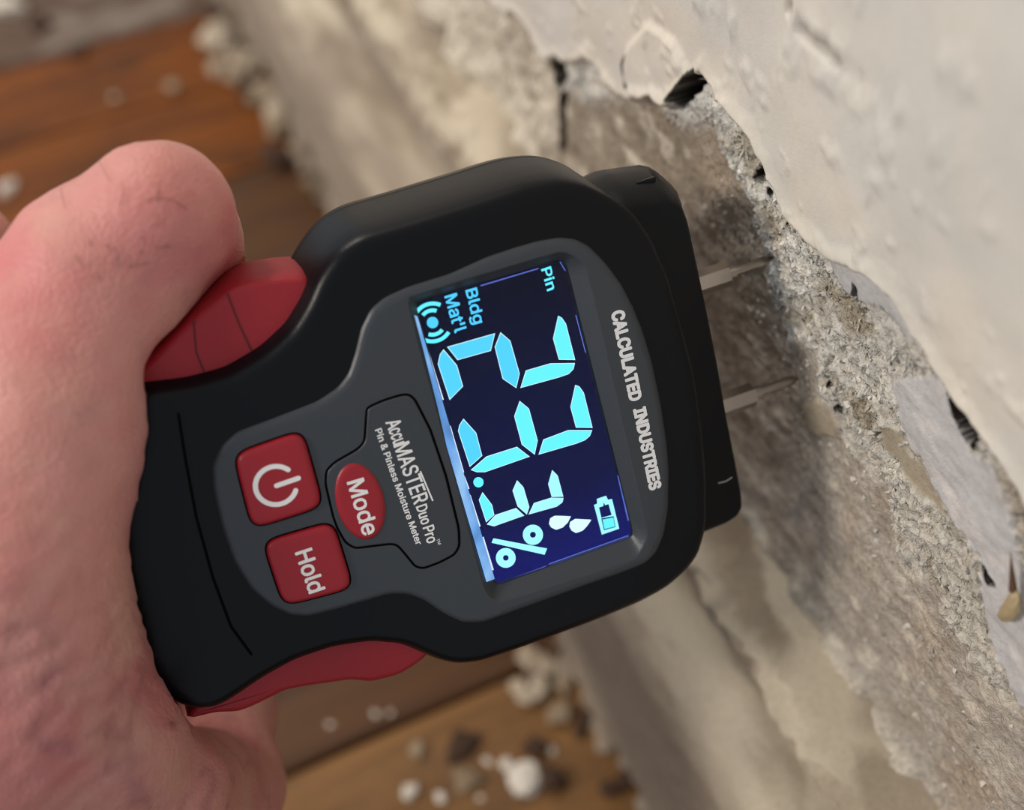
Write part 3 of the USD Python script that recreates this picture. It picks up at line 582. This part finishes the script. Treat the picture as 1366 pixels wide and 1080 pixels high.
# --- buttons
def rrect(corners, w, r=1.6): return smooth_loop(dvs(corners, w), 120, r * .95)
def button(name, loop, h, label=None):
    path = obj(name, loft(loop, [(.1, .3), (.05, TOP + h - .55), (-.2, TOP + h - .2), (-.6, TOP + h - .02), (-1.2, TOP + h + .03)]), M_btn, meter, smooth=60)
    gk = Polygon(loop + normals2(loop) * .32).difference(Polygon(loop - normals2(loop) * .3))
    poly_part(gk, 'button_gap', M_gap, TOP - .1, .13, path)
    return path
pb = button('power_button', rrect([(312, 607), (403, 575), (431, 676), (337, 706)], TOP + .6), .8)
hb = button('hold_button', rrect([(351, 724), (444, 697), (471, 785), (379, 809)], TOP + .6), .8)
mc, e_ = (480.5, 669), []
for i in range(80):
    t_ = 2 * math.pi * i / 80; bx_, by_ = 52.5 * math.cos(t_), 33 * math.sin(t_)
    e_.append((mc[0] + bx_ * .27 + by_ * .95, mc[1] + bx_ * .965 - by_ * .30))
mbn = button('mode_button', smooth_loop(dvs(e_, TOP + .5), 120, 0), .6)
hp = TOP + .83
pc_ = dv((368.3, 647.3), hp); rr_ = 3.05
an = np.linspace(.62, 2 * math.pi - .62, 50)
du = np.array([math.cos(-.0), 0])
poly_part(shapely.union_all([LineString(np.c_[pc_[0] + rr_ * np.cos(an), pc_[1] + rr_ * np.sin(an)]).buffer(.38), LineString([dv((369, 647.5), hp), dv((398, 637.5), hp)]).buffer(.38)]), 'power_symbol', M_print, hp, .06, pb)
text('Hold', (394, 737.5), (413, 791.5), 2.55, M_print, hp, hb, 'lettering', False, .06, .09); text('Mode', (463, 643), (485, 715), 2.55, M_print, TOP + .63, mbn, 'lettering', True)

# --- name badge
bpx = [(488, 543), (510, 533), (532, 526), (545, 524), (554, 531), (575, 572), (596, 634), (613, 704), (614, 728), (607, 740), (586, 751), (564, 759), (553, 756), (541, 741), (529, 727), (521, 726), (473, 732), (460, 724), (449, 705), (443, 688), (433, 645), (434, 627), (446, 615), (476, 598), (485, 589)]
bloop = smooth_loop(dvs(bpx, TOP), 200, .45)
badge = obj('name_badge', loft(bloop, [(-.32, TOP - .2), (-.32, TOP + .12), (-.42, TOP + .22), (-.6, TOP + .26)]), M_panel, meter, smooth=40)
poly_part(Polygon(bloop + normals2(bloop) * .06).difference(Polygon(bloop - normals2(bloop) * .42)), 'badge_groove', M_gap, TOP - .06, .09, badge)
bw = TOP + .265
for s_, S, E_, hgt, bo in (('A', (514.6, 563.5), (518.4, 573.5), 2.2, False), ('ccu', (518.6, 574), (525.6, 594), 2.2, False), ('MASTER', (525.2, 595), (552.5, 673), 2.45, False), ('Duo', (555, 676), (562.6, 700), 1.7, False), ('Pro', (564, 704), (570.5, 725), 1.75, False), ('Pin & Pinless Moisture Meter', (500.3, 573.6), (555.3, 727), 1.0, False)):
    text(s_, S, E_, hgt, M_print, bw, badge, 'lettering', bo, .05, .05 if hgt > 1.2 else .035)
text('TM', (582, 719), (584.5, 726.5), .5, M_print, bw, badge, 'lettering', False, .05)
poly_part(LineString(dvs([(561, 629), (577, 667)], bw)).buffer(.13), 'lettering_bar', M_print, bw, .05, badge)
pw = TOP + .005
text('CALCULATED', (816, 417), (841, 535.5), 1.9, M_print, pw, meter, 'lettering', True, .05, .11); text('INDUSTRIES', (845.5, 546.5), (867.5, 654), 1.9, M_print, pw, meter, 'lettering', True, .05, .11)

# ================================================================ HAND: one continuous skin from a signed distance field, in camera mm
def J(px, py, d): return ray((px, py)) * d
def cone(P, a, b, ra, rb):
    ab = b - a; t = np.clip(((P - a) @ ab) / (ab @ ab), 0, 1)
    return np.linalg.norm(P - (a + t[..., None] * ab), axis=-1) - (ra + (rb - ra) * t)
def smin(a, b, k): hh = np.clip(.5 + .5 * (b - a) / k, 0, 1); return b + (a - b) * hh - k * hh * (1 - hh)
chains = {
    'thumb': [((66, 560, 165), 15.8), ((72, 470, 165), 15.8), ((139, 368, 164), 13.5), ((216, 293, 164), 10.2), ((243, 322, 176), 9.2), ((268, 364, 190), 8.2)],
    'web': [((72, 545, 162), 14.0), ((8, 720, 160), 16.4), ((60, 905, 166), 15.5), ((120, 985, 172), 13.5)],
    'dorsum': [((-90, 560, 172), 17), ((-90, 760, 168), 22), ((-30, 980, 170), 24), ((-190, 1250, 180), 30), ((-420, 1600, 200), 32)],
    'index': [((60, 1000, 172), 15), ((120, 1010, 174), 13.5), ((206, 1066, 179), 11.4), ((292, 1054, 213), 11.9), ((312, 950, 230), 8.4), ((312, 860, 233), 7.6)],
    'middle': [((0, 1060, 190), 13), ((150, 1040, 222), 9.6), ((210, 880, 236), 8.8), ((225, 740, 236), 7.8)],
    'ring': [((-90, 950, 190), 14), ((20, 850, 226), 9.8), ((60, 680, 236), 9), ((75, 540, 233), 8)],
    'little': [((-190, 820, 190), 13), ((-120, 640, 222), 9), ((-78, 470, 224), 8.4), ((-46, 322, 206), 8.4)]}
res = 1.1
lo3, hi3 = np.array([-130., -62., 138.]), np.array([-32., 100., 250.])
ax = [np.arange(lo3[i], hi3[i] + res, res) for i in range(3)]
G = np.stack(np.meshgrid(*ax, indexing='ij'), -1).astype(np.float32)
def chain_sd(ch, k=3.0):
    sd = None
    for (p, ra), (q_, rb) in zip(ch[:-1], ch[1:]):
        c_ = cone(G, J(*p), J(*q_), ra, rb); sd = c_ if sd is None else smin(sd, c_, k)
    return sd
H = None
for nm in ('dorsum', 'web', 'thumb', 'index', 'middle', 'ring', 'little'):
    c_ = chain_sd(chains[nm]); H = c_ if H is None else smin(H, c_, 7.0 if nm in ('dorsum', 'web', 'thumb') else 4.0)
# extra flesh: thumb knuckle, pad of the index base
for p, r_, k in (((206, 284, 160), 9.4, 4), ((150, 1000, 170), 10.5, 5)):
    H = smin(H, np.linalg.norm(G - J(*p), axis=-1) - r_, k)
# skin folds and swells in the field itself
def sdf_noise(P): return (fbm(P / 9, 3, 5) - .5) * 1.3 + (fbm(P / 3, 2, 6) - .5) * .35
near = np.abs(H) < 3
H[near] += sdf_noise(G[near])
# the flesh gives way to the meter (housing and grips)
loc = np.stack([(G - ORI) @ E1, (G - ORI) @ E2, (G - ORI) @ E3], -1)
sil = shapely.union_all([Polygon(Floop).buffer(3.9)] + [Polygon(dvs(p, -3.5)).buffer(1.2) for p in ([(303, 391), (340, 378), (405, 372), (440, 430), (330, 530), (170, 560), (214, 470)], [(250, 958), (318, 948), (407, 914), (496, 908), (556, 884), (574, 868), (420, 840), (280, 920)])])
b0 = np.array(sil.bounds[:2]) - 20; b1 = np.array(sil.bounds[2:]) + 20; rs = .5
gx, gy = np.arange(b0[0], b1[0], rs), np.arange(b0[1], b1[1], rs)
ins = shapely.contains_xy(sil, *np.meshgrid(gx, gy, indexing='ij'))
sdp = (ndimage.distance_transform_edt(~ins) - ndimage.distance_transform_edt(ins)) * rs
s2 = ndimage.map_coordinates(sdp, [(loc[..., 0] - b0[0]) / rs, (loc[..., 1] - b0[1]) / rs], order=1, mode='nearest')
dev = np.maximum(s2, np.abs(loc[..., 2] + 15.8) - 16.4)
H = -smin(-H, dev - .15, .8)
def surface_nets(S, ax):
    neg = S < 0; n = S.shape
    cs = [(i, j, k) for i in (0, 1) for j in (0, 1) for k in (0, 1)]
    sl = lambda o: tuple(slice(o[d], n[d] - 1 + o[d]) for d in range(3))
    cnt = sum(neg[sl(o)].astype(int) for o in cs); act = (cnt > 0) & (cnt < 8)
    idx = -np.ones(act.shape, int); ijk = np.argwhere(act); idx[act] = np.arange(len(ijk))
    val = {o: S[sl(o)][act] for o in cs}
    acc, num = np.zeros((len(ijk), 3)), np.zeros(len(ijk))
    for o in cs:
        for d in range(3):
            if o[d] == 0:
                o2_ = tuple(1 if e == d else o[e] for e in range(3)); va, vb = val[o], val[o2_]; cr_ = (va < 0) != (vb < 0)
                t_ = np.where(cr_, va / np.where(cr_, va - vb, 1), 0); p = np.tile(np.array(o, float), (len(ijk), 1)); p[:, d] += t_
                acc[cr_] += p[cr_]; num[cr_] += 1
    v = ijk + acc / num[:, None]
    Fq = []
    for d in range(3):
        e1, e2 = (d + 1) % 3, (d + 2) % 3
        A = [slice(1, n[q] - 1) for q in range(3)]; A[d] = slice(0, n[d] - 1); B = list(A); B[d] = slice(1, n[d])
        sa, sb = neg[tuple(A)], neg[tuple(B)]; c = np.argwhere(sa != sb); flip = sa[sa != sb]
        off = [1, 1, 1]; off[d] = 0; c = c + off
        def g_(o1, o2_): q = c.copy(); q[:, e1] -= o1; q[:, e2] -= o2_; return idx[q[:, 0], q[:, 1], q[:, 2]]
        quad = np.c_[g_(1, 1), g_(0, 1), g_(0, 0), g_(1, 0)]
        quad[~flip] = quad[~flip][:, ::-1]; Fq.append(quad)
    Fq = np.vstack(Fq); Fq = Fq[(Fq >= 0).all(1)]
    return np.c_[[np.interp(v[:, d], np.arange(n[d]), ax[d]) for d in range(3)]].T, np.vstack([Fq[:, [0, 1, 2]], Fq[:, [0, 2, 3]]])
hv, hf = surface_nets(H, ax)
hm = trimesh.Trimesh(hv, hf, process=False)
cl = trimesh.graph.connected_component_labels(hm.face_adjacency, node_count=len(hf)); big = np.bincount(cl).argmax(); hm.update_faces(cl == big); hm.remove_unreferenced_vertices()
trimesh.smoothing.filter_taubin(hm, iterations=6)
hv = np.array(hm.vertices); hn = np.array(hm.vertex_normals)
# creases: fine lines across the thumb knuckle and the web
knk = np.exp(-np.sum((hv - J(212, 300, 153)) ** 2, 1) / (2 * 7.0 ** 2))
axd = J(222, 284, 164) - J(85, 470, 160); axd /= np.linalg.norm(axd)
tk = hv @ axd
hv = hv + hn * (-(np.abs(np.sin(tk * 1.9 + fbm(hv / 4, 2, 8) * 5)) ** 6 * .16) * knk)[:, None]
wr = np.exp(-np.sum((hv - J(60, 930, 152)) ** 2, 1) / (2 * 16.0 ** 2))
hv = hv + hn * (-(np.abs(np.sin((hv @ np.array([.55, .75, 0])) * .85 + fbm(hv / 7, 3, 9) * 9)) ** 5 * .5) * wr)[:, None]
wv = camw(hv)
skin = usdkit.material(stage, LK + 'skin', {'a': ('attribute', {'attribute': 'albedo'}), 't': ('texture_coordinate', {}), 'v': ('voronoi_texture', dict(scale=1400, feature='f1')), 'n': ('noise_texture', dict(scale=420, detail=4, roughness=.6)), 'ad': ('math', dict(math_type='add')),
    'b': ('bump', dict(strength=.3, distance=.0005)), 'p': ('principled_bsdf', dict(roughness=.48, subsurface_weight=.25, subsurface_radius=(1.0, .35, .2), subsurface_scale=.003, specular_ior_level=.4))},
    [('a.color', 'p.base_color'), ('t.object', 'v.vector'), ('t.object', 'n.vector'), ('v.distance', 'ad.value1'), ('n.fac', 'ad.value2'), ('ad.value', 'b.height'), ('b.normal', 'p.normal')], surface='p.BSDF')
org = at(60, 900, 170)
hand = xform('hand', org)
hp_ = obj('skin', trimesh.Trimesh(wv - org, hm.faces[:, ::-1] if False else hm.faces, process=False), skin, hand, smooth=True)
base_c, red_c, pale_c = np.array(lin(200, 140, 131)), np.array(lin(198, 120, 119)), np.array(lin(202, 156, 140))
sc_ = base_c + (red_c - base_c) * np.clip((fbm(hv / 14, 3, 15) - .42) * 3.5, 0, 1)[:, None]
sc_ = sc_ + (pale_c - sc_) * (np.clip((fbm(hv / 8, 3, 16) - .5) * 4, 0, 1) * .5)[:, None]
sc_ = sc_ + (red_c * .92 - sc_) * (knk * .55)[:, None]
sc_ = sc_ * (1 - .10 * np.clip((fbm(hv / 3.2, 3, 17) - .55) * 4, 0, 1))[:, None]
vein = np.clip(1 - np.abs(fbm(np.c_[hv[:, 0] * .9 + hv[:, 1] * .5, hv[:, 1] * .35 - hv[:, 0] * .35, hv[:, 2] * .5] / 7, 3, 19) - .5) * 22, 0, 1)
low = np.clip((hv[:, 1] - 22) / 16, 0, 1)                    # thinner skin with veins towards the wrist; same mask paints in shade
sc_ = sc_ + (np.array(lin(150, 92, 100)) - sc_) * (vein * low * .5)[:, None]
sc_ = sc_ * (1 - .18 * low)[:, None]  # lower hand darkened in its colour, standing in for shade
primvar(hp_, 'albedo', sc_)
tag(stage.GetPrimAtPath(hand), "person's bare hand gripping the meter's handle, thumb bent over the red grip", 'hand')
# dark hairs on the back of the thumb
tree = __import__('scipy.spatial', fromlist=['cKDTree']).cKDTree(hv)
def surf(px, py):
    r = ray((px, py)); r /= np.linalg.norm(r)
    t_ = hv @ r; d_ = np.linalg.norm(hv - t_[:, None] * r, axis=1); ok = d_ < 1.0
    if not ok.any(): return None
    i = np.where(ok)[0][np.argmin(t_[ok])]; return r * t_[i], hn[i]
pts, cnts = [], []
for line in ([(130, 210), (140, 228), (148, 243)], [(82, 250), (84, 262), (88, 280)], [(190, 270), (212, 263), (235, 268), (252, 282)], [(164, 243), (166, 262), (160, 275)], [(185, 315), (195, 318), (192, 330), (186, 340)], [(152, 328), (158, 342), (157, 358)], [(120, 318), (122, 330)], [(140, 325), (146, 332)], [(205, 330), (230, 328)], [(100, 340), (108, 352)], [(200, 350), (170, 356)], [(128, 372), (135, 368)], [(212, 245), (210, 270)]):
    c_ = []
    for j, p in enumerate(line):
        s_ = surf(*p)
        if s_ is not None: c_.append(camw(s_[0] + s_[1] * (.05 + .22 * math.sin(math.pi * j / max(1, len(line) - 1)))) - org)
    if len(c_) < 2: continue
    c_ = np.array(c_); tq = np.linspace(0, len(c_) - 1, 9); c_ = np.c_[[np.interp(tq, np.arange(len(c_)), c_[:, d]) for d in range(3)]].T
    pts.append(ndimage.gaussian_filter1d(c_, 1.0, axis=0, mode='nearest')); cnts.append(9)
hc = UsdGeom.BasisCurves.Define(stage, hand + '/hair')
hc.CreateTypeAttr('linear'); hc.CreateCurveVertexCountsAttr(Vt.IntArray(cnts)); hc.CreatePointsAttr(Vt.Vec3fArray.FromNumpy((np.vstack(pts) * 1e-3).astype(np.float32))); hc.CreateWidthsAttr(Vt.FloatArray([.00008] * sum(cnts))); hc.SetWidthsInterpolation('vertex')
UsdShade.MaterialBindingAPI.Apply(hc.GetPrim()).Bind(plain('hair', lin(86, 58, 50), .5))
tag(hc.GetPrim(), 'sparse dark hairs', kind='stuff')
